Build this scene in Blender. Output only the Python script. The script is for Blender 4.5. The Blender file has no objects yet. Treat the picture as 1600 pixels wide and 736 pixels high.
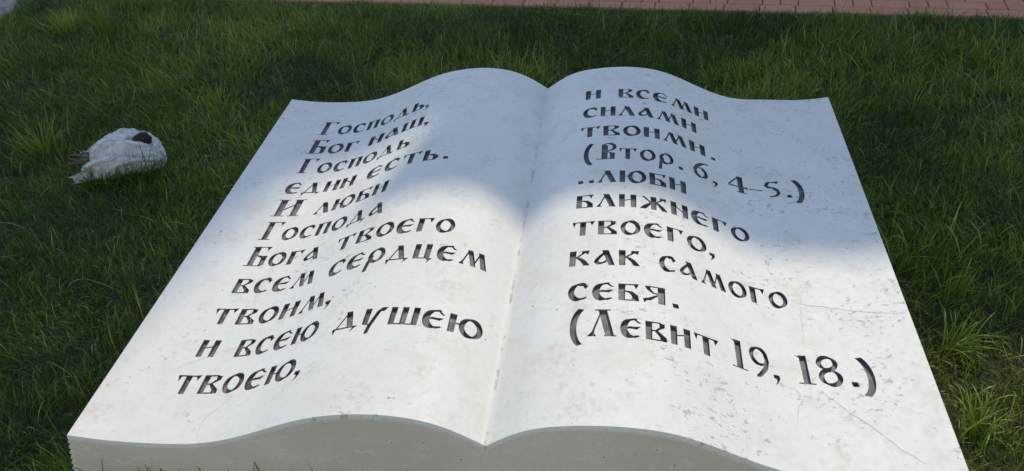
import bpy, math, random
import numpy as np
from mathutils import Vector, Matrix, noise
from mathutils.geometry import delaunay_2d_cdt

random.seed(7)
RNG = np.random.default_rng(11)
scene = bpy.context.scene
COL = scene.collection

# ------------------------------------------------------------------ camera
cam_data = bpy.data.cameras.new("camera")
cam = bpy.data.objects.new("camera", cam_data)
COL.objects.link(cam)
right = Vector((0.99064, 0.11649, -0.07111))
down = Vector((0.01484, -0.60990, -0.79234))
fwd = Vector((-0.13567, 0.78387, -0.60592))
m = Matrix((right, -down, -fwd)).transposed().to_4x4()
m.translation = Vector((0.35347, -1.35336, 2.02509))
cam.matrix_world = m
cam_data.sensor_width = 36.0
cam_data.lens = 1303.15 / 1600.0 * 36.0
cam_data.clip_start = 0.05
cam_data.clip_end = 800.0
scene.camera = cam

# ------------------------------------------------------------------ sky, sun, exposure
SUN_AZ, SUN_EL = math.radians(17), math.radians(50)
world = bpy.data.worlds.new("World")
scene.world = world
world.use_nodes = True
wn = world.node_tree.nodes
wl = world.node_tree.links
bg = wn["Background"]
sky = wn.new("ShaderNodeTexSky")
sky.sky_type = 'NISHITA'
sky.sun_disc = False
sky.sun_elevation = SUN_EL
sky.sun_rotation = SUN_AZ
sky.air_density = 1.0
sky.dust_density = 0.8
sky.ozone_density = 1.5
wl.new(sky.outputs[0], bg.inputs[0])
bg.inputs[1].default_value = 0.15
sun_data = bpy.data.lights.new("sun", 'SUN')
sun_data.energy = 2.0
sun_data.angle = math.radians(0.7)
sun_data.color = (1.0, 0.84, 0.62)
sun = bpy.data.objects.new("sun", sun_data)
COL.objects.link(sun)
sd = Vector((math.sin(SUN_AZ) * math.cos(SUN_EL), math.cos(SUN_AZ) * math.cos(SUN_EL), math.sin(SUN_EL)))
sun.rotation_euler = sd.to_track_quat('Z', 'Y').to_euler()
sun.location = sd * 60
vs = scene.view_settings
vs.view_transform = 'Standard'
vs.look = 'None'
vs.gamma = 1.0
vs.exposure = 0.36
vs.use_curve_mapping = False

# ------------------------------------------------------------------ helpers
def tag(o, label=None, cat=None, group=None, kind=None):
    if label: o["label"] = label
    if cat: o["category"] = cat
    if group: o["group"] = group
    if kind: o["kind"] = kind
    return o

def link_mesh(name, verts, faces, mat=None, parent=None, smooth=False):
    me = bpy.data.meshes.new(name)
    me.from_pydata([tuple(v) for v in verts], [], [tuple(f) for f in faces])
    if smooth:
        me.polygons.foreach_set("use_smooth", [True] * len(me.polygons))
    me.update()
    if mat: me.materials.append(mat)
    o = bpy.data.objects.new(name, me)
    COL.objects.link(o)
    if parent: o.parent = parent
    return o

def empty(name, loc=(0, 0, 0)):
    o = bpy.data.objects.new(name, None)
    COL.objects.link(o)
    o.location = loc
    o.empty_display_size = 0.1
    return o

class NT:
    """tiny node-tree writer"""
    def __init__(self, name):
        self.m = bpy.data.materials.new(name)
        self.m.use_nodes = True
        self.t = self.m.node_tree
        self.b = self.t.nodes["Principled BSDF"]
        self.out = self.t.nodes["Material Output"]
        self.co = self.t.nodes.new("ShaderNodeTexCoord").outputs["Object"]
    def n(self, typ, **kw):
        nd = self.t.nodes.new(typ)
        for k, v in kw.items(): setattr(nd, k, v)
        return nd
    def l(self, a, b): self.t.links.new(a, b)
    def mapping(self, scale=(1, 1, 1), loc=(0, 0, 0), rot=(0, 0, 0), src=None):
        mp = self.n("ShaderNodeMapping")
        mp.inputs["Scale"].default_value = scale
        mp.inputs["Location"].default_value = loc
        mp.inputs["Rotation"].default_value = rot
        self.l(src or self.co, mp.inputs["Vector"])
        return mp.outputs[0]
    def noise(self, scale, detail=4, rough=.55, vec=None, dist=0.0):
        nd = self.n("ShaderNodeTexNoise")
        nd.inputs["Scale"].default_value = scale
        nd.inputs["Detail"].default_value = detail
        nd.inputs["Roughness"].default_value = rough
        nd.inputs["Distortion"].default_value = dist
        self.l(vec or self.co, nd.inputs["Vector"])
        return nd.outputs["Fac"]
    def ramp(self, fac, a, b, va=0.0, vb=1.0):
        nd = self.n("ShaderNodeMapRange")
        nd.interpolation_type = 'SMOOTHSTEP'
        nd.inputs["From Min"].default_value = a
        nd.inputs["From Max"].default_value = b
        nd.inputs["To Min"].default_value = va
        nd.inputs["To Max"].default_value = vb
        self.l(fac, nd.inputs["Value"])
        return nd.outputs[0]
    def math(self, op, a, b=None, clamp=False):
        nd = self.n("ShaderNodeMath", operation=op, use_clamp=clamp)
        for i, v in enumerate((a, b)):
            if v is None: continue
            if isinstance(v, (int, float)): nd.inputs[i].default_value = v
            else: self.l(v, nd.inputs[i])
        return nd.outputs[0]
    def mix(self, fac, a, b):
        nd = self.n("ShaderNodeMix", data_type='RGBA')
        for s, v in ((nd.inputs[0], fac), (nd.inputs[6], a), (nd.inputs[7], b)):
            if isinstance(v, (int, float)): s.default_value = v
            elif isinstance(v, tuple): s.default_value = (*v, 1.0)
            else: self.l(v, s)
        return nd.outputs[2]
    def bump(self, h, strength=.3, dist=.002, normal=None):
        nd = self.n("ShaderNodeBump")
        nd.inputs["Strength"].default_value = strength
        nd.inputs["Distance"].default_value = dist
        self.l(h, nd.inputs["Height"])
        if normal: self.l(normal, nd.inputs["Normal"])
        self.l(nd.outputs[0], self.b.inputs["Normal"])
        return nd.outputs[0]
    def set(self, **kw):
        for k, v in kw.items():
            s = self.b.inputs[k.replace("_", " ")]
            if isinstance(v, tuple): s.default_value = (*v, 1.0)
            elif isinstance(v, (int, float)): s.default_value = v
            else: self.l(v, s)
        return self.m

def smooth_noise(x, y, cell, seed):
    """2-D value noise on numpy arrays, 0..1"""
    r = np.random.default_rng(seed).random((256, 256))
    u, v = x / cell + 91.3, y / cell + 57.7
    i, j = np.floor(u).astype(int), np.floor(v).astype(int)
    a, b = u - i, v - j
    a, b = a * a * (3 - 2 * a), b * b * (3 - 2 * b)
    g = lambda p, q: r[p % 256, q % 256]
    return (g(i, j) * (1 - a) + g(i + 1, j) * a) * (1 - b) + (g(i, j + 1) * (1 - a) + g(i + 1, j + 1) * a) * b

# ------------------------------------------------------------------ materials
def mat_paint():
    t = NT("white_stone_paint")
    big = t.noise(2.3, 3, .5)
    med = t.noise(9, 5, .6)
    fine = t.noise(55, 5, .65)
    grain = t.noise(340, 3, .6)
    side = t.n("ShaderNodeSeparateXYZ"); t.l(t.co, side.inputs[0])
    rightness = t.ramp(side.outputs[0], .2, .95, 0, .06)    # the right page has weathered more
    base = t.mix(t.ramp(big, .3, .7), (.705, .735, .69), (.755, .785, .745))
    base = t.mix(t.math('MULTIPLY', t.ramp(med, .46, .70), .6), base, (.68, .65, .58))
    base = t.mix(t.math('MULTIPLY', t.ramp(t.noise(21, 6, .7, t.mapping(loc=(9, 3, 0))), .52, .70), .35), base, (.84, .84, .80))
    base = t.mix(t.math('MULTIPLY', t.ramp(fine, .5, .75), .35), base, (.58, .55, .49))
    beige = t.math('MULTIPLY', t.ramp(t.noise(7.0, 6, .7, t.mapping(loc=(1.7, 8.1, 0))), .56, .63), t.ramp(fine, .36, .6))
    base = t.mix(t.math('MULTIPLY', beige, .45), base, (.58, .54, .47))
    # paint lost in small crowded chips, in patches
    zone = t.ramp(t.math('ADD', t.noise(4.2, 4, .6, t.mapping(loc=(4, 2, 0))), rightness), .50, .64)
    chips = t.noise(40, 7, .72, t.mapping((1, 1.35, 1)), .3)
    fl = t.math('MULTIPLY', t.ramp(t.math('ADD', chips, t.math('MULTIPLY', zone, .092)), .665, .685), t.ramp(zone, .0, .3))
    absx = t.math('ABSOLUTE', side.outputs[0])
    fl = t.math('MULTIPLY', fl, t.ramp(absx, .05, .4, .15, 1))
    base = t.mix(t.math('MULTIPLY', fl, .66), base, (.36, .34, .31))
    # a few broader worn spots
    spot = t.math('MULTIPLY', t.ramp(t.math('ADD', t.noise(24, 6, .7, t.mapping(loc=(2, 6, 0))), t.math('MULTIPLY', rightness, .6)), .665, .69), t.ramp(chips, .34, .5))
    base = t.mix(t.math('MULTIPLY', spot, .6), base, (.50, .46, .40))
    def dots(scale, size, share):
        vor = t.n("ShaderNodeTexVoronoi"); vor.inputs["Scale"].default_value = scale
        t.l(t.co, vor.inputs["Vector"])
        sep = t.n("ShaderNodeSeparateColor"); t.l(vor.outputs["Color"], sep.inputs[0])
        return t.math('MULTIPLY', t.math('LESS_THAN', vor.outputs["Distance"], t.math('MULTIPLY', sep.outputs[1], size)),
                      t.math('GREATER_THAN', sep.outputs[0], share))
    speck = t.math('MAXIMUM', dots(24, .08, .75), t.math('MULTIPLY', dots(75, .14, .72), t.math('MULTIPLY', t.ramp(t.noise(5, 4, .6, t.mapping(loc=(7, 0, 3))), .46, .60), t.math('GREATER_THAN', absx, .12))))
    base = t.mix(t.math('MULTIPLY', speck, .8), base, (.15, .14, .13))
    # dirt that has collected in the fold between the pages
    ax = t.math('ABSOLUTE', side.outputs[0])
    fold = t.math('MULTIPLY', t.ramp(ax, .0, .007, 1, 0), t.ramp(t.noise(16, 6, .75), .50, .60))
    base = t.mix(t.math('MULTIPLY', fold, .6), base, (.24, .23, .22))
    h = t.math('ADD', t.math('MULTIPLY', fine, .8), t.math('MULTIPLY', grain, .35))
    h = t.math('ADD', h, t.math('MULTIPLY', med, .8))
    h = t.math('SUBTRACT', h, t.math('MULTIPLY', fl, .9))
    h = t.math('SUBTRACT', h, t.math('MULTIPLY', speck, 1.5))
    t.bump(h, .35, .0018)
    return t.set(Base_Color=base, Roughness=t.ramp(fine, .3, .7, .5, .68), Specular_IOR_Level=.35)

def mat_block():
    t = NT("grey_painted_concrete")
    big = t.noise(3.5, 4, .55); fine = t.noise(70, 5, .65)
    streak = t.noise(9, 6, .7, t.mapping((1, 1, 3.0)))
    base = t.mix(t.ramp(big, .35, .65), (.69, .69, .63), (.76, .76, .70))
    base = t.mix(t.math('MULTIPLY', t.ramp(fine, .45, .7), .3), base, (.58, .58, .53))
    base = t.mix(t.math('MULTIPLY', t.math('MULTIPLY', t.ramp(streak, .53, .58), t.ramp(t.noise(60, 5, .7), .45, .58)), .7), base, (.85, .84, .80))
    vor = t.n("ShaderNodeTexVoronoi"); vor.inputs["Scale"].default_value = 22
    t.l(t.co, vor.inputs["Vector"])
    sep = t.n("ShaderNodeSeparateColor"); t.l(vor.outputs["Color"], sep.inputs[0])
    pit = t.math('MULTIPLY', t.math('LESS_THAN', vor.outputs["Distance"], t.math('MULTIPLY', sep.outputs[1], .13)),
                 t.math('GREATER_THAN', sep.outputs[0], .35))
    base = t.mix(pit, base, (.05, .05, .05))
    t.bump(t.math('SUBTRACT', fine, pit), .35, .002)
    return t.set(Base_Color=base, Roughness=.75, Specular_IOR_Level=.3)

def mat_engraving():
    t = NT("charcoal_letter_paint")
    n1 = t.noise(20, 5, .65); n2 = t.noise(120, 4, .7); n3 = t.noise(6, 3, .5, t.mapping(loc=(3, 1, 0)))
    side = t.n("ShaderNodeSeparateXYZ"); t.l(t.co, side.inputs[0])
    lefty = t.ramp(side.outputs[0], -.9, -.3, .045, 0)
    base = t.mix(t.ramp(n1, .3, .7), (.105, .112, .122), (.215, .225, .235))
    worn = t.math('MULTIPLY', t.ramp(t.math('ADD', n2, lefty), .56, .62), t.ramp(t.math('ADD', n1, lefty), .48, .60))
    base = t.mix(t.math('MULTIPLY', worn, .8), base, (.47, .46, .44))
    rust = t.math('MULTIPLY', t.ramp(t.math('ADD', n3, lefty), .56, .64), t.ramp(n1, .40, .60))
    base = t.mix(t.math('MULTIPLY', rust, t.math('MULTIPLY', lefty, 13.0)), base, (.27, .17, .12))
    t.bump(n2, .4, .002)
    return t.set(Base_Color=base, Roughness=.6, Specular_IOR_Level=.35)

def mat_simple(name, col, rough=.7, var=.25, scale=30, bump=.3, bdist=.003):
    t = NT(name)
    f = t.noise(scale, 5, .6)
    d = tuple(c * (1 - var) for c in col)
    u = tuple(min(1, c * (1 + var)) for c in col)
    t.bump(f, bump, bdist)
    return t.set(Base_Color=t.mix(t.ramp(f, .3, .7), d, u), Roughness=rough)

def mat_grass():
    t = NT("grass_blades")
    at = t.n("ShaderNodeAttribute", attribute_name="tint")
    cr = t.n("ShaderNodeValToRGB")
    e = cr.color_ramp.elements
    e[0].position = 0.0; e[0].color = (.030, .086, .012, 1)
    e[1].position = 1.0; e[1].color = (.46, .42, .22, 1)
    for p, c in ((.35, (.064, .142, .013, 1)), (.6, (.145, .225, .016, 1)), (.82, (.27, .36, .035, 1)), (.93, (.36, .42, .10, 1))):
        x = e.new(p); x.color = c
    t.l(at.outputs["Fac"], cr.inputs[0])
    t.set(Base_Color=cr.outputs[0], Roughness=.40, Specular_IOR_Level=.32)
    tr = t.n("ShaderNodeBsdfTranslucent")
    t.l(cr.outputs[0], tr.inputs[0])
    mx = t.n("ShaderNodeMixShader"); mx.inputs[0].default_value = .28
    t.l(t.b.outputs[0], mx.inputs[1]); t.l(tr.outputs[0], mx.inputs[2])
    t.l(mx.outputs[0], t.out.inputs[0])
    return t.m

M_PAINT, M_BLOCK, M_ENGR, M_GRASS = mat_paint(), mat_block(), mat_engraving(), mat_grass()
M_CRACK = mat_simple("crack_dirt", (.54, .52, .49), .8)
M_SOIL = mat_simple("lawn_soil", (.034, .029, .012), .95, .4, 40, .6, .01)

# ------------------------------------------------------------------ ground
def sheet(name, x0, y0, x1, y1, z, mat):
    return tag(link_mesh(name, [(x0, y0, z), (x1, y0, z), (x1, y1, z), (x0, y1, z)], [(0, 1, 2, 3)], mat), kind='structure')
sheet("ground", -300, -300, 300, 300, -.012, M_SOIL)

# paving: red herringbone path beyond the lawn, grey slabs on its left
PA = math.radians(-6.6)                                   # direction of the lawn edge
PU = np.array([math.cos(PA), math.sin(PA)]); PV = np.array([-PU[1], PU[0]])
P0 = np.array([0.416, 3.525])                              # a point on the lawn edge
def edge_y(x): return P0[1] + (x - P0[0]) * math.tan(PA)
LEFT_X = -3.85                                             # left edge of the lawn

def mat_paver(name, cols):
    t = NT(name)
    at = t.n("ShaderNodeAttribute", attribute_name="tint")
    f = t.noise(90, 5, .7); g = t.noise(5, 3, .5)
    c = t.mix(at.outputs["Fac"], cols[0], cols[1])
    c = t.mix(t.math('MULTIPLY', t.ramp(f, .4, .7), .35), c, tuple(x * .6 for x in cols[0]))
    c = t.mix(t.math('MULTIPLY', t.ramp(g, .4, .7), .3), c, cols[2])
    t.bump(f, .4, .003)
    return t.set(Base_Color=c, Roughness=.85, Specular_IOR_Level=.25)

def pavers(name, rects, mat, z):
    """rects: (u0,v0,u1,v1) in path coordinates -> one sheet of bevelled pavers"""
    V, F, T = [], [], []
    for (u0, v0, u1, v1) in rects:
        dz = random.uniform(-.0012, .0012); tv = random.random(); b = .005; g = .0022; k = len(V)
        for ins, zz in ((g, z - .03), (g, z - b + dz), (g + b, z + dz)):
            for (u, v) in ((u0 + ins, v0 + ins), (u1 - ins, v0 + ins), (u1 - ins, v1 - ins), (u0 + ins, v1 - ins)):
                p = P0 + PU * u + PV * v
                V.append((p[0], p[1], zz)); T.append(tv)
        for r in (0, 4):
            for i in range(4):
                j = (i + 1) % 4
                F.append((k + r + i, k + r + j, k + r + 4 + j, k + r + 4 + i))
        F.append((k + 8, k + 9, k + 10, k + 11))
    o = link_mesh(name, V, F, mat)
    a = o.data.attributes.new("tint", 'FLOAT', 'POINT'); a.data.foreach_set("value", T)
    return tag(o, kind='structure')

M_RED = mat_paver("red_paver", ((.52, .245, .15), (.60, .295, .185), (.55, .30, .20)))
M_GREY = mat_paver("grey_paver", ((.30, .27, .25), (.38, .34, .31), (.33, .30, .27)))
bw = .102
rects = []
for i in range(-52, 90):
    for k in range(-24, 24):
        # herringbone lattice: cell (i, i+4k) holds one lying and one standing paver
        u, v = i * bw, (i + 4 * k) * bw
        if 0 <= v - .0 and v <= 2.6: rects.append((u, v, u + 2 * bw, v + bw))
        v2 = v + bw
        if 0 <= v2 and v2 <= 2.5: rects.append((u, v2, u + bw, v2 + 2 * bw))
rects = [(a, max(b, bw), c, d) for (a, b, c, d) in rects if d > bw + .02 and a > -4.2]
u = -4.2
while u < 9:                                               # a course of stretchers along the lawn
    rects.append((u, 0, u + 2 * bw, bw)); u += 2 * bw
pavers("path", rects, M_RED, .004)
rects = []
for i in range(-34, 0):
    for k in range(-38, 30):
        o_ = (i % 2) * .12
        rects.append((-4.27 + i * .12, k * .24 + o_, -4.27 + (i + 1) * .12, (k + 1) * .24 + o_))
pavers("side_path", rects, M_GREY, .002)

# ------------------------------------------------------------------ unseen shade casters beyond the path, shaped to the shadow edges on the book
M_WALL = mat_simple("pale_plaster", (.55, .53, .49), .85, .08, 3, .2, .01)
M_ROOF = mat_simple("dark_roof_metal", (.10, .11, .12), .5, .15, 4, .1, .01)
M_GLASS = mat_simple("window_glass", (.03, .035, .04), .08, .1, 3, 0.0)
M_FRAME = mat_simple("window_frame_paint", (.6, .6, .58), .6, .05, 10, .05)

def prism(name, foot, z0, z1, mat, parent):
    n = len(foot)
    V = [(x, y, z0) for x, y in foot] + [(x, y, z1) for x, y in foot]
    F = [tuple(range(n))[::-1], tuple(range(n, 2 * n))] + [(i, (i + 1) % n, n + (i + 1) % n, n + i) for i in range(n)]
    return link_mesh(name, V, F, mat, parent)

def window(parent, x, y, z, w, h):
    f = []
    V, F = [], []
    def box(x0, x1, z0, z1, ya, yb):
        k = len(V)
        V.extend([(a, b, c) for a in (x0, x1) for b in (ya, yb) for c in (z0, z1)])
        F.extend([(k + a, k + b, k + c, k + d) for a, b, c, d in ((0, 1, 3, 2), (4, 6, 7, 5), (0, 4, 5, 1), (2, 3, 7, 6), (0, 2, 6, 4), (1, 5, 7, 3))])
    box(x - w / 2 - .08, x - w / 2, z, z + h, y - .06, y - .003)
    box(x + w / 2, x + w / 2 + .08, z, z + h, y - .06, y - .003)
    box(x - w / 2 - .08, x + w / 2 + .08, z + h, z + h + .08, y - .06, y - .003)
    box(x - w / 2 - .14, x + w / 2 + .14, z - .08, z, y - .14, y - .003)
    box(x - .03, x + .03, z, z + h, y - .05, y - .003)
    fr = link_mesh("window", V, F, M_FRAME, parent)
    link_mesh("pane", [(x - w / 2, y - .02, z), (x + w / 2, y - .02, z), (x + w / 2, y - .02, z + h), (x - w / 2, y - .02, z + h)],
              [(0, 1, 2, 3)], M_GLASS, fr)

hall = tag(empty("unseen_hall", (8, 11, 0)), "unseen flat roofed hall beyond the red path, shaped to cast the straight shadow edge", "building")  # out of view; eaves and left edge projected back from the shadow line
tower = tag(empty("shade_tower", (-2.5, 17, 0)), "tall unseen plastered block behind the hall, added to shade the left of the lawn", "building")  # added out of view; right edge and distance set for the soft left shade
def off(foot, o): return [(x - o.location.x, y - o.location.y) for x, y in foot]
prism("wall", off([(1.87, 9), (8, 9), (9.4, 13.5), (3.25, 13.5)], hall), 0, 10.1, M_WALL, hall)
prism("roof", off([(1.85, 8.98), (8.05, 8.98), (9.45, 13.52), (3.23, 13.52)], hall), 10.1, 10.31, M_ROOF, hall)
for zz in (1.0, 4.2, 7.3):
    for k in range(2): window(hall, 3.6 + 2.6 * k - 8, 9 - 11, zz, 1.1, 1.7)
prism("wall", off([(-.8, 18), (4.12, 18), (4.12, 23), (-.8, 23)], tower), 0, 30, M_WALL, tower)
prism("roof", off([(-.85, 17.95), (4.14, 17.95), (4.14, 23.05), (-.85, 23.05)], tower), 30, 30.3, M_ROOF, tower)
for zz in (2.0, 7.0, 12.0, 17.0):
    for k in range(1): window(tower, 1.6 + 2.5, 18 - 17, zz, 1.0, 2.2)
gap_block = tag(empty("gap_shade_block", (4.5, 16, 0)), "unseen plastered block added between the hall and the tower to end the lit streak", "building")  # added only to close off the sunlit gap towards the back
prism("wall", off([(2.0, 14.1), (6, 14.1), (6, 17.8), (2.0, 17.8)], gap_block), 0, 15.85, M_WALL, gap_block)
prism("roof", off([(1.95, 14.05), (6.05, 14.05), (6.05, 17.85), (1.95, 17.85)], gap_block), 15.85, 16.0, M_ROOF, gap_block)

bounce_wall = tag(empty("bounce_wall", (0, -9, 0)), "unseen white wall added behind the camera to bounce sunlight onto the stone book", "building")  # added reflector, out of view, brightening the front face and shaded pages
M_WHITE = mat_simple("white_limewash", (.80, .77, .70), .85, .04, 3, .2, .01)
prism("wall", [(-13, -5), (13, -5), (13, 2.2), (-13, 2.2)], 0, 8.5, M_WHITE, bounce_wall)
prism("roof", [(-13.4, -5.4), (13.4, -5.4), (13.4, 2.6), (-13.4, 2.6)], 8.5, 8.9, M_ROOF, bounce_wall)

# ------------------------------------------------------------------ the stone book
S = 1.2                                    # half width of the open book, metres
LEN = 1.9634
ZB = .288                                  # height of the fold above the lawn
KN = np.array([0, .08, .18, .3, .42, .54, .66, .8, .9, 1.0])
ZL = np.array([0, .05257, .0832, .08294, .05431, .00178, -.03889, -.05094, -.04828, -.03633])
ZR = np.array([0, .05242, .07867, .08338, .06119, .00441, -.04325, -.05277, -.05497, -.04378])

def spline(kx, ky):
    n = len(kx); h = np.diff(kx); A = np.zeros((n, n)); b = np.zeros(n); A[0, 0] = A[-1, -1] = 1
    for i in range(1, n - 1):
        A[i, i - 1] = h[i - 1]; A[i, i] = 2 * (h[i - 1] + h[i]); A[i, i + 1] = h[i]
        b[i] = 3 * ((ky[i + 1] - ky[i]) / h[i] - (ky[i] - ky[i - 1]) / h[i - 1])
    c = np.linalg.solve(A, b)
    def f(x):
        x = np.asarray(x, float); i = np.clip(np.searchsorted(kx, x) - 1, 0, n - 2); d = x - kx[i]
        bb = (ky[i + 1] - ky[i]) / h[i] - h[i] * (2 * c[i] + c[i + 1]) / 3; dd = (c[i + 1] - c[i]) / (3 * h[i])
        return ky[i] + bb * d + c[i] * d * d + dd * d ** 3
    return f
FLz, FRz = spline(KN, ZL), spline(KN, ZR)
def page_z(x, left):
    return ZB + S * (FLz if left else FRz)(np.clip(np.abs(np.asarray(x, float)) / S, 0, 1))

# --- lettering: pen-drawn old slavonic letters as polygons (x-height = 1)
def arc(cx, cy, rx, ry, a0, a1, n=22):
    return [(cx + rx * math.cos(math.radians(a0 + (a1 - a0) * i / n)), cy + ry * math.sin(math.radians(a0 + (a1 - a0) * i / n))) for i in range(n + 1)]
def hull(pts):
    pts = sorted(set((round(x, 5), round(y, 5)) for x, y in pts))
    def half(ps):
        o = []
        for p in ps:
            while len(o) > 1 and (o[-1][0] - o[-2][0]) * (p[1] - o[-2][1]) - (o[-1][1] - o[-2][1]) * (p[0] - o[-2][0]) <= 0: o.pop()
            o.append(p)
        return o[:-1]
    return half(pts) + half(pts[::-1])
def nib(path, w, ang, t=.065):
    a = math.radians(ang); c, s = math.cos(a) * w / 2, math.sin(a) * w / 2
    nx, ny = -math.sin(a) * t / 2, math.cos(a) * t / 2
    k = [(c + nx, s + ny), (c - nx, s - ny), (-c + nx, -s + ny), (-c - nx, -s - ny)]
    return [hull([(p[0] + x, p[1] + y) for p in (p0, p1) for x, y in k]) for p0, p1 in zip(path[:-1], path[1:])]
def bar(x0, y0, x1, y1, t=.065):
    d = math.hypot(x1 - x0, y1 - y0); nx, ny = -(y1 - y0) / d * t / 2, (x1 - x0) / d * t / 2
    return [[(x0 - nx, y0 - ny), (x1 - nx, y1 - ny), (x1 + nx, y1 + ny), (x0 + nx, y0 + ny)]]
def stem(x, w=.30, y0=0, y1=1, lean=0.0):
    return [[(x, y0), (x + w, y0), (x + w * 1.02 + lean, y1), (x - .02 + lean, y1)]]
def poly(*p): return [list(p)]
def obowl(cx, cy, rx, ry, w=.25): return nib(arc(cx, cy, rx, ry, 0, 360, 30), w, 22, .085)

G = {}
G['о'] = obowl(.52, .5, .40, .46, .24)
G['с'] = nib(arc(.52, .5, .38, .47, 62, 305), .28, 18, .08) + poly((.60, .98), (.95, .86), (.80, .64), (.68, .84))
G['є'] = nib(arc(.55, .5, .38, .48, 75, 300), .33, 12, .07) + poly((.55, 1.0), (.72, 1.0), (1.03, .78), (.86, .78), (.70, .92)) + \
    poly((.25, .50), (.45, .60), (.62, .58), (1.0, .62), (.80, .44), (.60, .46), (.45, .47), (.25, .43)) + poly((.55, .01), (.72, -.02), (1.03, .13), (.74, .06))
G['п'] = stem(.04) + stem(.62) + bar(-.02, .965, .94, .965, .075)
G['г'] = stem(.06, .31) + bar(.02, .965, .80, .965, .075) + poly((.55, 1.0), (.92, 1.02), (.78, .66), (.68, .90))
G['т'] = stem(.42, .30) + bar(.08, .965, 1.06, .965, .075) + poly((-.02, 1.0), (.30, 1.0), (.16, .90), (.10, .62)) + poly((.84, 1.0), (1.20, 1.03), (1.04, .70), (.96, .92))
G['и'] = stem(.04) + stem(.68) + bar(.30, .50, .72, .62, .07)
G['н'] = stem(.04) + stem(.68) + bar(.28, .72, .74, .36, .08)
G['ш'] = stem(.04, .28) + stem(.58, .28) + stem(1.12, .28) + bar(.04, .035, 1.40, .035, .07)
G['ц'] = stem(.04, .30) + stem(.64, .30) + bar(.04, .035, .95, .035, .07) + poly((.74, 0.0), (1.10, .06), (1.02, -.04), (.84, -.30), (.86, -.10))
G['л'] = bar(.14, .06, .50, .98, .08) + poly((-.02, 0), (.30, 0), (.22, .14), (.24, .30), (.16, .24)) + poly((.34, 1.0), (.68, 1.0), (1.06, 0), (.72, 0))
G['д'] = bar(.16, .04, .58, .98, .08) + poly((.42, 1.0), (.74, 1.0), (1.02, 0), (.72, .0)) + bar(.06, .05, 1.14, .05, .08) + \
    poly((-.02, .09), (.22, .09), (.14, -.02), (.08, -.26), (.0, -.06)) + poly((.86, .09), (1.26, .09), (1.12, -.02), (.90, -.26), (1.0, -.02))
G['а'] = poly((.40, 1.0), (.72, 1.0), (1.04, 0), (.74, 0)) + nib([(.58, .86), (.40, .66), (.22, .44), (.14, .26), (.24, .12), (.44, .14), (.64, .28), (.80, .44)], .20, 25, .08)
G['б'] = stem(.04) + bar(.02, .965, .90, .965, .075) + poly((.58, 1.0), (.98, 1.03), (.84, .70), (.76, .90)) + \
    poly((.30, .60), (.66, .56), (.94, .34), (.98, 0), (.62, .02), (.66, .26), (.54, .44), (.30, .53)) + bar(.04, .035, .95, .035, .07)
G['в'] = stem(.04) + bar(.02, .965, .76, .965, .075) + poly((.62, 1.0), (.96, .94), (.94, .74), (.56, .50), (.50, .56), (.70, .76), (.68, .92)) + \
    bar(.30, .50, .60, .54, .08) + poly((.44, .52), (.62, .53), (1.02, .22), (1.04, 0), (.70, 0), (.72, .18)) + bar(.04, .035, 1.0, .035, .07)
G['ь'] = stem(.06) + poly((.34, .56), (.66, .60), (.94, .44), (.98, .20), (.80, 0), (.60, .0), (.66, .18), (.62, .40), (.34, .50)) + bar(.04, .035, .84, .035, .07)
G['р'] = nib(arc(.56, .54, .36, .44, 0, 360, 28), .22, 25, .085) + nib([(.30, .50), (.18, .10), (.12, -.46)], .20, 10, .08)
G['у'] = stem(.06, .28, .10, 1) + bar(.10, .12, .52, .04, .08) + nib([(.92, .98), (.72, .80), (.56, .30), (.46, .0), (.40, -.40)], .17, 15, .10) + poly((.80, 1.02), (1.14, 1.02), (.96, .78), (.80, .84))
G['к'] = stem(.04) + bar(.30, .50, .78, .88, .09) + poly((.62, .98), (1.0, 1.0), (.92, .72), (.78, .84), (.60, .74)) + poly((.34, .52), (.52, .56), (.80, .36), (1.04, 0), (.72, 0), (.58, .28))
G['ж'] = stem(.58, .30) + poly((.0, 1.0), (.24, .96), (.66, .50), (.56, .46), (.26, .78)) + poly((-.06, 0), (.30, .0), (.68, .52), (.50, .50), (.16, .26)) + \
    bar(.84, .52, 1.26, .90, .09) + poly((1.08, .98), (1.44, 1.0), (1.36, .72), (1.24, .86), (1.08, .78)) + poly((.82, .54), (1.02, .54), (1.26, .34), (1.50, 0), (1.18, 0), (1.02, .28))
G['я'] = stem(.68, .32) + bar(.30, .965, 1.0, .965, .075) + poly((.06, .98), (.40, 1.0), (.32, .86), (.46, .66), (.40, .58), (.18, .76)) + bar(.40, .60, .74, .56, .08) + \
    poly((.72, .54), (.50, .44), (.26, .30), (-.02, .22), (.04, -.02), (.16, .12), (.34, .14), (.56, .34), (.72, .46))
G['ю'] = stem(.04) + bar(.30, .52, .66, .52, .075) + obowl(1.02, .5, .40, .47, .24)
G['м'] = bar(.12, .06, .40, .98, .08) + poly((-.04, 0), (.26, 0), (.18, .14), (.18, .30), (.10, .22)) + poly((.30, 1.0), (.58, 1.0), (.86, 0), (.58, 0)) + \
    bar(.70, .04, .98, .96, .08) + poly((.86, 1.0), (1.14, 1.0), (1.40, 0), (1.10, 0))
c = 1.48
G['Г'] = stem(.20, .36, 0, c) + bar(0, .03, .76, .03, .06) + bar(.02, c - .03, 1.16, c - .03, .06) + poly((.90, c), (1.28, c), (1.08, c - .34), (1.02, c - .1))
G['Б'] = stem(.20, .36, 0, c) + bar(0, .03, 1.10, .03, .06) + bar(.02, c - .03, 1.08, c - .03, .06) + poly((.84, c), (1.24, c + .01), (1.02, c - .34), (.98, c - .1)) + \
    poly((.54, .84), (.92, .78), (1.20, .80), (1.20, .10), (1.0, .0), (.84, .0), (.90, .16), (.86, .60), (.54, .76))
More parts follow.
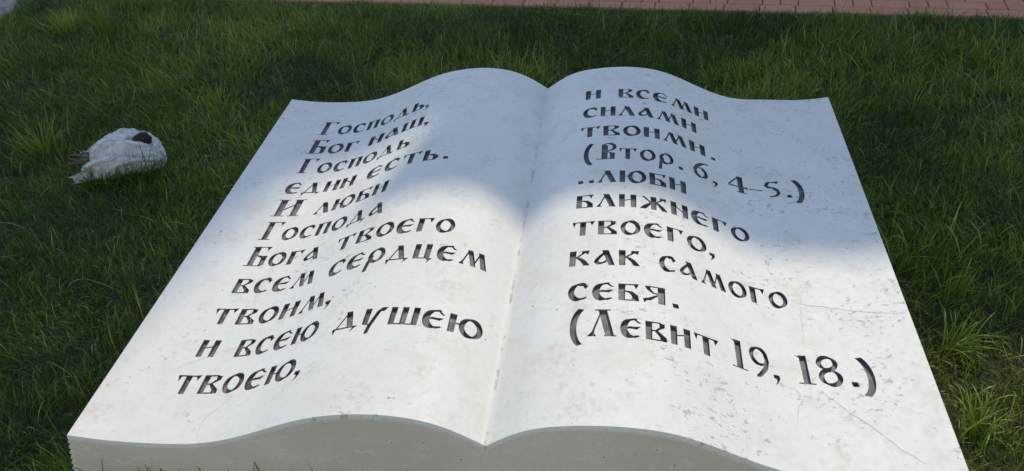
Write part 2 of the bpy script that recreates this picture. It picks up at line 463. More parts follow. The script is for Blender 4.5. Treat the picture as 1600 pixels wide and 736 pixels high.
G['И'] = stem(.18, .34, 0, c) + stem(.98, .34, 0, c) + bar(0, .03, .66, .03, .06) + bar(.86, .03, 1.46, .03, .06) + bar(.04, c - .03, .64, c - .03, .06) + bar(.86, c - .03, 1.48, c - .03, .06) + bar(.46, .52, 1.04, 1.06, .09)
G['В'] = stem(.36, .40, 0, 1.3) + bar(0, .03, 1.10, .03, .06) + nib(arc(.80, 1.12, .42, .34, 150, -60, 18), .24, 15, .08) + \
    bar(.70, .72, 1.0, .86, .10) + bar(.70, .70, 1.02, .56, .10) + poly((.92, .60), (1.24, .60), (1.24, 0), (.92, 0))
G['Л'] = bar(.16, .04, .62, c - .06, .09) + poly((-.06, 0), (.40, 0), (.30, .16), (.32, .36), (.20, .26)) + poly((.44, c), (.86, c), (1.26, 0), (.84, 0)) + bar(.28, c - .03, 1.06, c - .03, .07) + bar(.78, .03, 1.36, .03, .06)
G['1'] = stem(.24, .30, 0, 1.5) + bar(.02, .03, .76, .03, .06) + poly((-.02, 1.54), (.12, 1.47), (.54, 1.52), (.54, 1.36), (.22, 1.36))
G['9'] = nib(arc(.46, 1.04, .36, .44, 300, 20, 20), .20, 15, .09) + nib([(.80, 1.20), (.84, .86), (.72, .44), (.48, .12), (.34, -.04)], .20, 12, .09) + poly((.48, .62), (.64, .66), (.58, .54), (.46, .52))
G['8'] = nib(arc(.48, 1.14, .36, .33, 0, 360, 24), .21, -28, .09) + nib(arc(.52, .40, .40, .38, 0, 360, 26), .22, -28, .09)
G['6'] = nib([(.96, 1.50), (.62, 1.36), (.32, 1.02), (.18, .62), (.22, .26), (.46, .06), (.72, .14), (.84, .42), (.78, .70), (.60, .92), (.44, .92)], .20, 10, .085)
G['4'] = stem(.66, .32, 0, 1.44) + bar(.52, .03, 1.14, .03, .07) + bar(.08, .54, .74, 1.42, .09) + bar(.06, .50, 1.22, .50, .11) + poly((1.0, .56), (1.26, .62), (1.22, .40), (1.04, .44))
G['5'] = nib([(.30, 1.26), (.16, 1.0), (.28, .86), (.58, .80), (.82, .60), (.84, .32), (.66, .10), (.36, .04)], .20, 15, .09) + bar(.24, 1.30, .86, 1.30, .11) + poly((.64, 1.36), (.98, 1.44), (.86, 1.18), (.70, 1.24))
G['-'] = bar(0, .50, .78, .50, .085)
G['.'] = poly((.0, .22), (.28, .24), (.32, .0), (.05, -.02))
G[','] = poly((.02, .24), (.30, .24), (.32, .06), (.22, -.14), (.06, -.30), (.14, -.08), (.16, .02), (.02, .06))
def crescent(sgn):
    a = arc(0, .55, .62, 1.10, 90 + 22, 270 - 22, 16); b = arc(.26, .55, .56, 1.02, 90 + 22, 270 - 22, 16)
    pts = [(x + .62, y) for x, y in a] + [(x + .62, y) for x, y in b[::-1]]
    if sgn < 0: pts = [(.64 - x, y) for x, y in pts][::-1]
    return [pts]
G['('], G[')'] = crescent(1), crescent(-1)

def union_outline(polys):
    vs_, fs_ = [], []
    for p in polys:
        ar = sum(p[i][0] * p[(i + 1) % len(p)][1] - p[(i + 1) % len(p)][0] * p[i][1] for i in range(len(p)))
        if ar < 0: p = p[::-1]
        k = len(vs_); vs_ += [Vector(q) for q in p]; fs_.append(list(range(k, k + len(p))))
    ov, oe, of, _, _, orig = delaunay_2d_cdt(vs_, [], fs_, 0, 1e-4)
    cnt = {}
    for f, og in zip(of, orig):
        if not og: continue
        for a, b in zip(f, f[1:] + f[:1]):
            cnt[frozenset((a, b))] = cnt.get(frozenset((a, b)), 0) + 1
    ed = [tuple(k) for k, n in cnt.items() if n == 1]
    used = sorted({i for e in ed for i in e}); ix = {v: i for i, v in enumerate(used)}
    P = np.array([ov[i][:] for i in used])
    return P, [(ix[a], ix[b]) for a, b in ed]
OUT = {k: union_outline(p) for k, p in G.items()}
EXT = {k: (o[0][:, 0].min(), o[0][:, 0].max()) for k, o in OUT.items()}

# words: (page, line, word, x start, x end) on the pages, in half widths
BASE_L = [1.393, 1.263, 1.139, 1.018, .892, .770, .645, .527, .399, .277, .152]
BASE_R = [1.408, 1.285, 1.160, 1.022, .898, .775, .648, .520, .388, .262]
WORDS = [(0, 0, "Господь,", -.823, -.394), (0, 1, "Бог", -.828, -.640), (0, 1, "наш,", -.598, -.370), (0, 2, "Господь", -.823, -.412), (0, 3, "єдин", -.826, -.581),
         (0, 3, "єсть.", -.537, -.256), (0, 4, "И", -.825, -.730), (0, 4, "люби", -.683, -.431), (0, 5, "Господа", -.820, -.410), (0, 6, "Бога", -.820, -.584),
         (0, 6, "твоєго", -.532, -.174), (0, 7, "всєм", -.809, -.560), (0, 7, "сєрдцєм", -.515, -.069), (0, 8, "твоим,", -.822, -.461), (0, 9, "и", -.808, -.757),
         (0, 9, "всєю", -.701, -.464), (0, 9, "душєю", -.415, -.048), (0, 10, "твоєю,", -.820, -.463),
         (1, 0, "и", .150, .202), (1, 0, "всєми", .261, .566), (1, 1, "силами", .147, .518), (1, 2, "твоими.", .144, .572), (1, 3, "(Втор.", .162, .462),
         (1, 3, "6,", .494, .568), (1, 3, "4-5.)", .602, .831), (1, 4, "..люби", .152, .466), (1, 5, "ближнєго", .153, .641), (1, 6, "твоєго,", .148, .531),
         (1, 7, "как", .149, .331), (1, 7, "самого", .379, .712), (1, 8, "сєбя.", .154, .424), (1, 9, "(Лєвит", .166, .514), (1, 9, "19,", .542, .656), (1, 9, "18.)", .697, .875)]
XH = .0615 * S
def place_words():
    glyphs = []                                        # (page, word, points in metres, edges)
    for wi, (pg, ln, wd, x0, x1) in enumerate(WORDS):
        gap = .17; pen = 0; lay = []
        for ch in wd:
            a, b = EXT[ch]
            g_ = {'.': .30, ',': .12, '-': .06, ')': .16, '(': .10}.get(ch, gap)
            if lay: pen += g_ * (.6 if ch in '()' else 1)
            lay.append((ch, pen - a)); pen += b - a
        k = (x1 - x0) * S / pen
        by = (BASE_L, BASE_R)[pg][ln] * S
        for ch, dx in lay:
            P, E = OUT[ch]
            Q = np.stack([x0 * S + (P[:, 0] + dx) * k, by + P[:, 1] * XH + RNG.uniform(-.0012, .0012)], 1)
            glyphs.append((pg, wi, Q, E))
    return glyphs
GL = place_words()

def inside(pts, Q, E):
    a = Q[[e[0] for e in E]]; b = Q[[e[1] for e in E]]
    px, py = pts[:, 0, None], pts[:, 1, None]
    c = (a[:, 1] > py) != (b[:, 1] > py)
    with np.errstate(divide='ignore', invalid='ignore'):
        xi = a[:, 0] + (py - a[:, 1]) * (b[:, 0] - a[:, 0]) / (b[:, 1] - a[:, 1])
    return (np.sum(c & (px < xi), 1) % 2) == 1

DEPTH = .013
book = tag(empty("book_monument", (0, LEN / 2, 0)), "huge open stone book with white painted pages and dark engraved lines lying on the lawn", "monument")
book_off = Vector((0, LEN / 2, 0))
def local(vs_): return [(v[0] - book_off.x, v[1] - book_off.y, v[2]) for v in vs_]
# parts share the book's origin, so texture coordinates are measured from the middle of the fold

CRACKS = [[(-0.866, 0.765), (-0.868, 0.7), (-0.875, 0.624), (-0.861, 0.56), (-0.85, 0.507), (-0.811, 0.415)],
          [(-0.826, 0.38), (-0.907, 0.347), (-0.952, 0.319), (-1.03, 0.263)],
          [(-0.781, 0.165), (-0.8, 0.124), (-0.823, 0.105), (-0.83, 0.059), (-0.818, 0.002)],
          [(-0.83, 1.567), (-0.803, 1.483), (-0.795, 1.408), (-0.755, 1.359)],
          [(0.87, 0.65), (1.013, 0.631), (1.197, 0.611)], [(0.89, 0.646), (0.885, 0.56), (0.871, 0.443)],
          [(0.886, 0.303), (0.944, 0.231), (1.001, 0.179), (1.066, 0.101), (1.113, 0.059)],
          [(0.789, 0.298), (0.824, 0.287), (0.844, 0.266), (0.822, 0.224), (0.813, 0.163)],
          [(0.661, 1.259), (0.718, 1.257), (0.859, 1.266), (1.045, 1.259)],
          [(0.815, 1.201), (0.809, 1.148), (0.787, 1.106), (0.757, 1.082)],
          [(0.397, 0.665), (0.494, 0.64), (0.613, 0.646), (0.671, 0.622)]]

def build_page(pg):
    left = pg == 0
    sg = -1 if left else 1
    pts, edges = [], []
    xs = sg * S * np.concatenate([np.linspace(0, .3, 22)[:-1], np.linspace(.3, 1, 34)])
    ys = np.linspace(0, LEN, 46)
    glyphs = [g for g in GL if g[0] == pg]
    boxes = [(Q.min(0) - .002, Q.max(0) + .002, Q, E) for _, _, Q, E in glyphs]
    grid = {}
    for i, x in enumerate(xs):
        for j, y in enumerate(ys):
            rim = i in (0, len(xs) - 1) or j in (0, len(ys) - 1)
            if not rim and any((lo[0] < x < hi[0] and lo[1] < y < hi[1]) for lo, hi, _, _ in boxes): continue
            grid[i, j] = len(pts); pts.append(Vector((x, y)))
    nx, ny = len(xs) - 1, len(ys) - 1
    for i in range(nx): edges += [(grid[i, 0], grid[i + 1, 0]), (grid[i, ny], grid[i + 1, ny])]
    for j in range(ny): edges += [(grid[0, j], grid[0, j + 1]), (grid[nx, j], grid[nx, j + 1])]
    for _, _, Q, E in glyphs:
        k = len(pts); pts += [Vector(q) for q in Q]; edges += [(a + k, b + k) for a, b in E]
    ov, oe, of, _, _, _ = delaunay_2d_cdt(pts, edges, [], 0, 1e-6)
    P = np.array([v[:] for v in ov]); T = [t if True else t for t in of]
    T = np.array(T)
    a, b, c_ = P[T[:, 0]], P[T[:, 1]], P[T[:, 2]]
    area = (b[:, 0] - a[:, 0]) * (c_[:, 1] - a[:, 1]) - (b[:, 1] - a[:, 1]) * (c_[:, 0] - a[:, 0])
    keep = np.abs(area) > 1e-12
    T, area = T[keep], area[keep]
    T[area < 0] = T[area < 0][:, ::-1]
    cen = P[T].mean(1)
    line_of = np.full(len(T), -1)
    for (_, ln, Q, E) in glyphs:
        lo, hi = Q.min(0), Q.max(0)
        cand = np.where((cen[:, 0] > lo[0]) & (cen[:, 0] < hi[0]) & (cen[:, 1] > lo[1]) & (cen[:, 1] < hi[1]))[0]
        if len(cand):
            ins = inside(cen[cand], Q, E); line_of[cand[ins]] = ln
    z = page_z(P[:, 0], left)
    # ---- the painted surface
    surf = T[line_of < 0]
    used = np.unique(surf); rm = {v: i for i, v in enumerate(used)}
    V = [(P[i, 0], P[i, 1], z[i]) for i in used]
    F = [tuple(rm[v] for v in t) for t in surf]
    eps = 1e-4
    dz = (page_z(P[used, 0] + eps * 1, left) - page_z(P[used, 0] - eps, left)) / (2 * eps)
    dz[np.abs(P[used, 0]) < 2 * eps] *= 2 if True else 1
    Nn = np.stack([-dz, np.zeros_like(dz), np.ones_like(dz)], 1); Nn /= np.linalg.norm(Nn, axis=1)[:, None]
    normals = [tuple(n) for n in Nn]
    # chamfered, slightly chipped front rim and the thin outer and back rims
    def strip(path, offs, nrm, flip=False):
        prev = None
        for p in path:
            row = []
            for o_, nn in zip(offs(p), nrm):
                row.append(len(V)); V.append(o_); normals.append(nn)
            if prev:
                for r in range(len(row) - 1):
                    q = (prev[r], prev[r + 1], row[r + 1], row[r])
                    F.append(q[::-1] if flip else q)
            prev = row
    fx = sg * np.linspace(0, S, 400)
    def front(p):
        j1 = .0024 * noise.noise((p * 38, 3.1, pg)) + .0022 * noise.noise((p * 120, 1.7, pg)) - (.006 if noise.noise((p * 45, 9.0, pg)) > .42 else 0)
        zz = float(page_z(p, left))
        return [(p, 0, zz), (p, -.0035 + j1 * .5, zz - .0062 + j1 * .8), (p, -.0035, zz - .02)]
    strip(fx, front, [(0, -.9, .44), (0, -.9, .44), (0, -1, 0)], left)
    by_ = np.linspace(0, LEN, 60)
    zo = float(page_z(S, left))
    strip(by_, lambda y: [(sg * S, y, zo), (sg * (S + .003), y, zo - .004), (sg * (S + .003), y, zo - .016), (sg * (S - .012), y, zo - .018)],
          [(sg * .4, 0, .9), (sg, 0, 0), (sg, 0, 0), (0, 0, -1)], left)
    def back(p):
        zz = float(page_z(p, left)); return [(p, LEN, zz), (p, LEN + .006, zz - .008), (p, LEN + .006, zz - .03)]
    strip(fx, back, [(0, .6, .8), (0, 1, 0), (0, 1, 0)], not left)
    page = link_mesh("page", local(V), F, M_PAINT, book, True)
    page.data.normals_split_custom_set_from_vertices(normals)
    tag(page, "left page with eleven engraved lines" if left else "right page with ten engraved lines")
    # ---- engraved words: sunk floor and walls of every letter of the word
    for ln in sorted(set(line_of) - {-1}):
        t_ = T[line_of == ln]
        cnt = {}
        for t in t_:
            for k in range(3):
                e = (t[k], t[(k + 1) % 3]); cnt[frozenset(e)] = None if frozenset(e) in cnt else e
        used = np.unique(t_); rm = {v: i for i, v in enumerate(used)}
        n = len(used)
        fl = [(P[i, 0], P[i, 1], z[i] - DEPTH) for i in used]
        tp = [(P[i, 0], P[i, 1], z[i]) for i in used]
        Fc = [tuple(rm[v] for v in t) for t in t_]
        for e in cnt.values():
            if e is not None: Fc.append((rm[e[0]], rm[e[1]], rm[e[1]] + n, rm[e[0]] + n))
        tag(link_mesh("engraved_word", local(fl + tp), Fc, M_ENGR, page), "engraved word reading " + WORDS[ln][2].replace("є", "е"))
    # ---- hairline cracks in the paint
    for cpts in CRACKS:
        if (cpts[0][0] < 0) != left: continue
        V2, F2 = [], []
        fine_pts = []
        for p, q in zip(cpts[:-1], cpts[1:]):
            d = math.hypot(q[0] - p[0], q[1] - p[1]); n = max(2, int(d / .006))
            for i in range(n):
                t = i / n; x, y = p[0] + (q[0] - p[0]) * t, p[1] + (q[1] - p[1]) * t
                fine_pts.append((x + .004 * noise.noise((x * 40, y * 40, 1.3)), y + .004 * noise.noise((x * 40, y * 40, 7.7))))
        for i, p in enumerate(fine_pts):
            q = fine_pts[min(i + 1, len(fine_pts) - 1)]; r = fine_pts[max(i - 1, 0)]
            d = Vector((q[0] - r[0], q[1] - r[1])); d = d.normalized() if d.length else Vector((1, 0))
            w = .00065 * (1 + .7 * noise.noise((p[0] * 60, p[1] * 60, 4.0))) * min(1, .2 + min(i, len(fine_pts) - i) / 8)
            for s_ in (-1, 1):
                x, y = p[0] - d.y * w * s_, p[1] + d.x * w * s_
                V2.append((x, y, float(page_z(x, left)) + .0006))
            if i: k = 2 * i; F2.append((k - 2, k - 1, k + 1, k))
        link_mesh("crack", local(V2), F2, M_CRACK, page)
    return page
build_page(0); build_page(1)

# the block of pages under them: rippled outer sides, plain front and back
def build_block():
    V, F = [], []
    prof = []
    xs = np.linspace(-S + .012, S - .012, 160)
    top = [(x, float(page_z(x, x < 0)) - .0085) for x in xs]
    def side(sg):
        z = float(page_z(S, sg < 0)) - .018; x = S - .012; o = [(sg * x, z)]
        out = .0
        while z > -.03:
            o.append((sg * (x + .016 + out), z - .003)); o.append((sg * (x + .020 + out), z - .013)); o.append((sg * (x + .006 + out), z - .022))
            z -= .0245; out += .0075
        o.append((sg * (x + .006 + out), -.06)); return o
    ring = side(-1)[::-1] + top + side(1)
    n = len(ring)
    y0, y1 = -.003, LEN + .0055
    for y in (y0, y1): V += [(x, y, z) for x, z in ring]
    nl = len(side(-1)); nr = len(side(1))
    for i in range(n - 1):
        if nl <= i < n - nr - 1: continue                  # covered by the pages
        F.append((i, i + 1, n + i + 1, n + i))
    from mathutils.geometry import tessellate_polygon
    tri = tessellate_polygon([[Vector((x, z, 0)) for x, z in ring]])
    for t in tri:
        a, b, c_ = (Vector(ring[k]) for k in t)
        ccw = (b - a).cross(c_ - a) > 0
        t = tuple(t) if ccw else tuple(t)[::-1]
        F.append(t); F.append(tuple(n + k for k in t[::-1]))
    return link_mesh("page_block", local(V), F, M_BLOCK, book)
build_block()

# ------------------------------------------------------------------ the plastic bag on the left
BAG = Vector((-2.02, 1.735, 0)); BAG_ROT = math.radians(14)
def bag_shape():
    V, F = [], []
    nu, nv = 200, 150
    ks = [-1, -.6, -.2, .3, .65, .88, .97, 1.0]
    for i in range(nu + 1):
        s = -1 + 2 * i / nu
        hgt = float(np.interp(s, ks, [.084, .108, .144, .150, .126, .092, .054, .012]))
        wid = float(np.interp(s, ks, [.098, .112, .118, .116, .105, .08, .045, .01]))
        for j in range(nv):
            a = 2 * math.pi * j / nv
            ca, sa = math.cos(a), math.sin(a)
            rim = max(0, (-s - .55) / .45)                     # ragged open end
            x = .200 * s + rim * (.06 * noise.noise((ca * 1.6, sa * 1.6, 3)) + .035 * noise.noise((ca * 5, sa * 5, 8))  + .13 * max(0, sa - .35) + .015 * max(0, -ca))
            yy = wid * math.copysign(abs(ca) ** .8, ca)
            if ca < 0: yy *= 1 + .22 * rim                     # a loose flap spreads towards the viewer's left
            zz = hgt * (.5 + .5 * math.copysign(abs(sa) ** (.85 if sa > 0 else .55), sa))
            ridge = lambda q: 1 - 2 * abs(noise.noise(q)) ** .8
            fan = a + .5 * s + .25 * noise.noise((s * 1.6, ca, sa))
            cf, sf = math.cos(fan), math.sin(fan)
            r1 = ridge((s * .8, cf * 1.5, sf * 1.5 + 2))
            r2 = ridge((s * 1.3 + 4, cf * 3.4, sf * 3.4))
            r3 = ridge((s * 2.4 + 9, cf * 7.5, sf * 7.5))
            r4 = noise.noise((s * 7, ca * 7, sa * 7 + 5))
            dip = .30 * math.exp(-((math.degrees(a) - 128 - 16 * s) / 13) ** 2) * (1 if s < .55 else max(0, 1 - (s - .55) / .3))
            k = .92 + .12 * r1 + .13 * r2 + .065 * r3 + .035 * r4 - dip
            V.append((x + .006 * r3, yy * k, .008 + zz * k))
    for i in range(nu):
        for j in range(nv):
            k = (j + 1) % nv
            F.append((i * nv + j, (i + 1) * nv + j, (i + 1) * nv + k, i * nv + k))
    return V, F
def mat_bag():
    t = NT("thin_white_plastic")
    f = t.noise(18, 5, .65, t.mapping((1, 2.2, 1), rot=(0, 0, .6)), .6)
    cr = t.ramp(f, .35, .65)
    t.set(Base_Color=t.mix(cr, (.84, .86, .86), (.94, .95, .95)), Roughness=.22, Specular_IOR_Level=.5)
    tl = t.n("ShaderNodeBsdfTranslucent"); tl.inputs[0].default_value = (.86, .89, .89, 1)
    m1 = t.n("ShaderNodeMixShader"); m1.inputs[0].default_value = .22
    t.l(t.b.outputs[0], m1.inputs[1]); t.l(tl.outputs[0], m1.inputs[2])
    tp = t.n("ShaderNodeBsdfTransparent")
    m2 = t.n("ShaderNodeMixShader")
    sy = t.n("ShaderNodeSeparateXYZ"); t.l(t.co, sy.inputs[0])   # the film is stretched thin over the back
    thin = t.math('MULTIPLY', t.ramp(sy.outputs[1], -.08, .02, .40, 1), t.ramp(f, .38, .62, .80, .22))
    t.l(thin, m2.inputs[0])
    t.l(m1.outputs[0], m2.inputs[1]); t.l(tp.outputs[0], m2.inputs[2])
    t.l(m2.outputs[0], t.out.inputs[0])
    cre = t.n('ShaderNodeTexNoise', noise_type='RIDGED_MULTIFRACTAL')
    cre.inputs['Scale'].default_value = 1.0; cre.inputs['Detail'].default_value = 3; cre.inputs['Distortion'].default_value = .25
    t.l(t.mapping((5, 26, 26), rot=(.2, .25, .35)), cre.inputs['Vector'])
    t.bump(cre.outputs['Fac'], 1.0, .016)
    return t.m
V, F = bag_shape()
bag = link_mesh("plastic_bag", V, F, mat_bag(), None, True)
bag.location = BAG; bag.rotation_euler = (0, 0, BAG_ROT)
tag(bag, "crumpled translucent white plastic bag lying in the grass left of the stone book", "bag")

def lumpy(name, r, sc, amp, mat, seed, squash=1.0):
    import bmesh
    bm = bmesh.new(); bmesh.ops.create_icosphere(bm, subdivisions=4, radius=1)
    for v in bm.verts:
        p = v.co.copy()
        q = Vector((math.copysign(abs(p.x) ** .8, p.x), math.copysign(abs(p.y) ** .8, p.y), math.copysign(abs(p.z) ** .75, p.z)))
        k = 1 + amp * noise.noise(p * 1.7 + Vector((seed, 0, 0))) + amp * .5 * noise.noise(p * 5 + Vector((0, seed, 0)))
        v.co = Vector((q.x * sc[0], q.y * sc[1], q.z * sc[2])) * r * k
    me = bpy.data.meshes.new(name); bm.to_mesh(me); bm.free()
    me.polygons.foreach_set("use_smooth", [True] * len(me.polygons)); me.materials.append(mat)
    o = bpy.data.objects.new(name, me); COL.objects.link(o); return o
lump = lumpy("dirt_clod", .040, (1, .9, .85), .22, mat_simple("dark_brown_clod", (.022, .012, .011), .8, .4, 60, .8, .004), 3.3)
lump.location = (-1.905, 1.785, .130)
tag(lump, "dark brown clod lodged on the right end of the plastic bag", "clod")

M_STALK = mat_simple("dry_brown_stalk", (.12, .085, .05), .8, .35, 50, .5)
stalks = tag(empty("stalk_bundle", (-2.235, 1.70, .065)), "dry brown stalks poking out of the open left end of the plastic bag", "stalks")
SC = 1.15
for k, (dx, dy, dz, l, ang, th) in enumerate(((0, 0, .02, .10, 172, .006), (.01, -.02, .01, .09, 186, .007), (0, .02, .03, .12, 165, .004), (.02, -.03, .03, .08, 200, .005), (.0, .01, .0, .10, 178, .009), (.03, .0, .045, .11, 160, .0035))):
    V, F = [], []
    a = math.radians(ang)
    for i in range(9):
        t = i / 8; c0 = Vector((dx + .06 + (l + .02) * (t - .3) * math.cos(a), dy + l * (t - .3) * math.sin(a), dz + .015 * math.sin(t * 3 + k)))
        for j in range(6):
            b = j * math.pi / 3; w = th * SC * (1 - .5 * t) * (1 + .3 * noise.noise((i * 1.1, j * 2.0, k * 3.0)))
            V.append((c0.x - w * math.cos(b) * math.sin(a), c0.y + w * math.cos(b) * math.cos(a), c0.z + w * math.sin(b)))
    for i in range(8):
        for j in range(6): F.append((i * 6 + j, i * 6 + (j + 1) % 6, (i + 1) * 6 + (j + 1) % 6, (i + 1) * 6 + j))
    F += [tuple(range(5, -1, -1)), tuple(range(48, 54))]
    link_mesh("stalk", V, F, M_STALK, stalks, True)

# ------------------------------------------------------------------ grass
def blades(name, xy, length, width, heading, lean, curl, tint, mat, seg=4, base_z=-.006):
    """one mesh of curved, tapering blades (numpy); arrays of one value per blade"""
    n = len(length)
    t = np.linspace(0, 1, seg + 1)
    # the angle from the vertical grows along the blade: integrate it
    ang = lean[:, None] + curl[:, None] * t[None, :] ** 1.3
    ds = (length / seg)[:, None]
    rr = np.concatenate([np.zeros((n, 1)), np.cumsum(np.sin(ang[:, :-1]) * ds, 1)], 1)
    zz = np.concatenate([np.zeros((n, 1)), np.cumsum(np.cos(ang[:, :-1]) * ds, 1)], 1)
    hx, hy = np.cos(heading)[:, None], np.sin(heading)[:, None]
    tw = heading + math.pi / 2 + RNG.normal(0, .5, n)
    wx, wy = np.cos(tw)[:, None], np.sin(tw)[:, None]
    prof = (np.array([.75, 1.0, .95, .7, .0]) if seg == 4 else np.array([.8, 1.0, .75, .0]) if seg == 3 else np.interp(t, [0, .25, .6, 1], [.75, 1, .8, 0]))
    w = width[:, None] * prof[None, :] / 2
    cx, cy = xy[:, 0, None] + rr * hx, xy[:, 1, None] + rr * hy
    cz = base_z + zz
    L = np.stack([cx - w * wx, cy - w * wy, cz], 2)[:, :seg]
    Rr = np.stack([cx + w * wx, cy + w * wy, cz], 2)[:, :seg]
    tip = np.stack([cx[:, seg], cy[:, seg], cz[:, seg]], 1)[:, None]
    VV = np.concatenate([L, Rr, tip], 1)                    # per blade: seg left, seg right, tip
    nv = 2 * seg + 1
    base = (np.arange(n) * nv)[:, None]
    quads = np.array([[i, seg + i, seg + i + 1, i + 1] for i in range(seg - 1)]).reshape(-1)
    loops = np.concatenate([quads, [seg - 1, 2 * seg - 1, 2 * seg]])
    lp = (base + loops[None, :]).reshape(-1)
    st_one = np.array([4 * i for i in range(seg)]); nl = 4 * (seg - 1) + 3
    st = ((np.arange(n) * nl)[:, None] + st_one[None, :]).reshape(-1)
    me = bpy.data.meshes.new(name)
    me.vertices.add(n * nv); me.vertices.foreach_set("co", VV.reshape(-1).astype(np.float32))
    me.loops.add(len(lp)); me.loops.foreach_set("vertex_index", lp.astype(np.int32))
    me.polygons.add(len(st)); me.polygons.foreach_set("loop_start", st.astype(np.int32))
    me.update(calc_edges=True)
    me.polygons.foreach_set("use_smooth", np.ones(len(st), bool))
    a = me.attributes.new("tint", 'FLOAT', 'POINT'); a.data.foreach_set("value", np.repeat(tint, nv).astype(np.float32))
    me.materials.append(mat)
    o = bpy.data.objects.new(name, me); COL.objects.link(o); return o

def lawn():
    N = 560000
    x = RNG.uniform(-4.3, 3.6, N); y = RNG.uniform(-.75, 4.3, N)
    # keep what the lawn covers: not the paving, not under the book, not under the bag
    bu, bv = RNG.uniform(-.13, .22, 900), RNG.uniform(-.175, -.095, 900)      # thick grass in front of the bag
    x[:900] = BAG.x + bu * math.cos(BAG_ROT) - bv * math.sin(BAG_ROT); y[:900] = BAG.y + bu * math.sin(BAG_ROT) + bv * math.cos(BAG_ROT)
    edge = P0[1] + (x - P0[0]) * math.tan(PA) + (smooth_noise(x, y, .12, 5) - .5) * .05 - .035
    keep = (y < edge) & (x > LEFT_X - .03 - (y - 3.6) * .1 + (smooth_noise(x, y, .1, 6) - .5) * .06)
    inbook = (np.abs(x) < S + .075) & (y > -.012) & (y < LEN + .012)
    keep &= ~inbook
    bx, by = x - BAG.x, y - BAG.y
    u = bx * math.cos(BAG_ROT) + by * math.sin(BAG_ROT); v = -bx * math.sin(BAG_ROT) + by * math.cos(BAG_ROT)
    inbag = (u / .205) ** 2 + (v / .11) ** 2 < 1
    keep &= ~inbag | (RNG.random(N) < .35)
    keep &= ~((x > 2.9) & (y > 3.2)) & ~((y < 1.0) & (x < -3.4)) & ~((y < .6) & (x > 2.6))
    # clumpy density
    d = .45 * smooth_noise(x, y, .09, 1) + .35 * smooth_noise(x, y, .30, 2) + .2 * smooth_noise(x, y, .035, 3)
    keep &= RNG.random(N) < np.clip(.35 + 1.3 * (d - .22), .12, 1)
    x, y, d, inbag = x[keep], y[keep], d[keep], inbag[keep]
    n = len(x)
    patch = smooth_noise(x, y, .55, 21); patch2 = smooth_noise(x, y, .17, 22)
    length = (.033 + .026 * patch + .022 * patch2) * RNG.lognormal(0, .28, n)
    tall = RNG.random(n) < .028
    length[tall] *= RNG.uniform(1.35, 1.9, tall.sum())
    near = np.clip(1 - np.maximum(np.maximum(np.abs(x) - S, -y), y - LEN) / .12, 0, 1)
    ub = (x - BAG.x) * math.cos(BAG_ROT) + (y - BAG.y) * math.sin(BAG_ROT); vb = -(x - BAG.x) * math.sin(BAG_ROT) + (y - BAG.y) * math.cos(BAG_ROT)
    length *= 1 + 1.1 * ((ub > -.13) & (ub < .22) & (vb < -.085) & (vb > -.17))   # not trodden in front of the bag
    length *= np.clip(.8 + (edge[keep] - y) / .4, .8, 1)          # trimmed along the paving
    length *= 1 + .25 * near                                   # unmown fringe against the stone
    length[inbag] = RNG.uniform(.02, .045, inbag.sum())          # pressed flat under the bag
    width = RNG.uniform(.0016, .0035, n) * (1 + .45 * tall)
    flow = 2 * math.pi * (smooth_noise(x, y, .42, 31) * 1.3 + smooth_noise(x, y, .13, 32) * .7)
    heading = flow + RNG.normal(0, 1.35, n)
    lean = np.abs(RNG.normal(.45, .34, n)); curl = np.abs(RNG.normal(.95, .65, n))
    tint = np.clip(.10 + .50 * smooth_noise(x, y, .6, 41) + .22 * smooth_noise(x, y, .15, 42) + RNG.normal(0, .17, n) + .22 * tall, 0, .9)
    dry = RNG.random(n) < .018
    tint[dry] = RNG.uniform(.92, 1.0, dry.sum())
    o = blades("grass", np.stack([x, y], 1), length, width, heading, lean, curl, tint, M_GRASS)
    tag(o, "dense green uncut lawn grass around the stone book", "grass", kind="stuff")
    return n
print("blades", lawn())

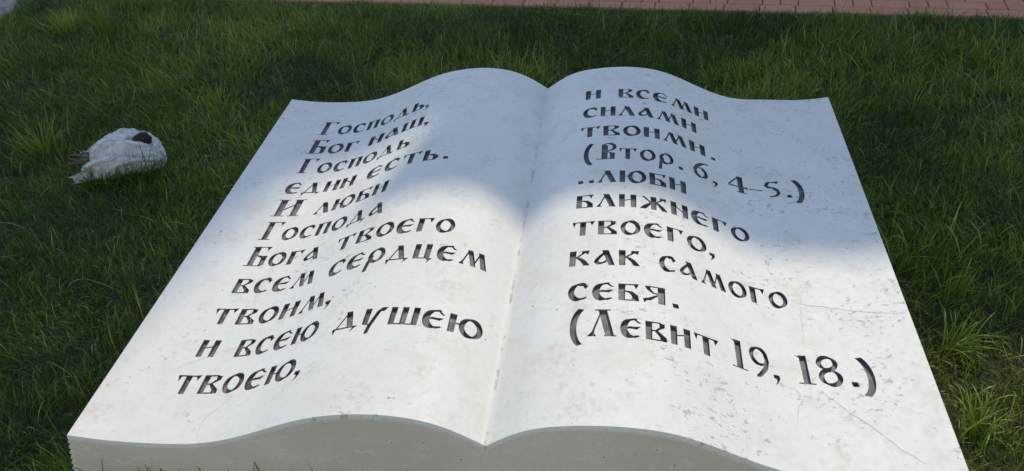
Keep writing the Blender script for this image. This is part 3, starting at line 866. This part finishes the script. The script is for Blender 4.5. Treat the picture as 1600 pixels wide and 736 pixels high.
def tuft(name, x, y, n, lmin, lmax, w, spread, tint, label, cat, head=None, lean0=.25, curl=.9):
    r = np.abs(RNG.normal(0, spread, n)); a = RNG.uniform(0, 2 * math.pi, n)
    hd = a + RNG.normal(0, .4, n) if head is None else np.radians(head) + RNG.normal(0, .75, n)
    ln = RNG.uniform(lmin, lmax, n)
    o = blades(name, np.stack([r * np.cos(a), r * np.sin(a)], 1), ln, RNG.uniform(.7, 1.25, n) * w, hd,
               np.abs(RNG.normal(lean0, .2, n)), np.abs(RNG.normal(curl, .4, n)), np.clip(tint + RNG.normal(0, .05, n), 0, .92), M_GRASS, seg=7, base_z=0)
    o.location = (x, y, -.004)
    return tag(o, label, cat)
tuft("grass_tuft", 1.40, .68, 42, .10, .22, .0046, .04, .54, "broad bladed tall grass tuft against the right edge of the stone book", "grass tuft", 25, .40, 1.5)
tuft("grass_tuft", 1.37, .36, 34, .08, .20, .0054, .04, .66, "pale yellow green broad leaved tuft at the lower right corner of the stone book", "grass tuft", 60, .35, 1.6)
tuft("grass_tuft", 1.47, .95, 22, .10, .18, .005, .03, .55, "slender tall tuft beside the shaded part of the book's right edge", "grass tuft", 30)
tuft("grass_tuft", -3.25, 3.36, 150, .11, .19, .0042, .06, .82, "bright light green tuft in the far left corner of the lawn", "grass tuft")
tuft("grass_tuft", -2.98, 3.32, 60, .14, .26, .0042, .05, .62, "taller bluish green tuft right of the bright tuft at the lawn's far left", "grass tuft")
tuft("grass_tuft", -2.50, 1.86, 110, .12, .25, .0045, .08, .68, "long bladed tuft just left of the plastic bag", "grass tuft")
tuft("grass_tuft", -1.74, 2.28, 45, .12, .22, .004, .08, .62, "loose tuft of long blades between the bag and the book's far left corner", "grass tuft")
tuft("grass_tuft", -.05, 3.36, 14, .10, .2, .004, .03, .72, "few pale long blades near the red paving behind the book", "grass tuft", -20, .4, 1.4)

# dark grass blades standing up in front of the book's front face
def front_blades():
    xs = np.concatenate([RNG.uniform(-1.2, -.35, 80), RNG.uniform(-1.2, 1.2, 40), [-.215]])
    n = len(xs)
    o = blades("front_grass", np.stack([xs, RNG.uniform(-.075, -.02, n)], 1), RNG.uniform(.14, .235, n), RNG.uniform(.0028, .0045, n), RNG.uniform(0, 6.28, n),
               np.abs(RNG.normal(.25, .2, n)), np.abs(RNG.normal(.5, .4, n)), RNG.uniform(.1, .4, n), M_GRASS)
    tag(o, "sparse dark grass blades standing before the front face of the book", "grass", kind="stuff")
front_blades()
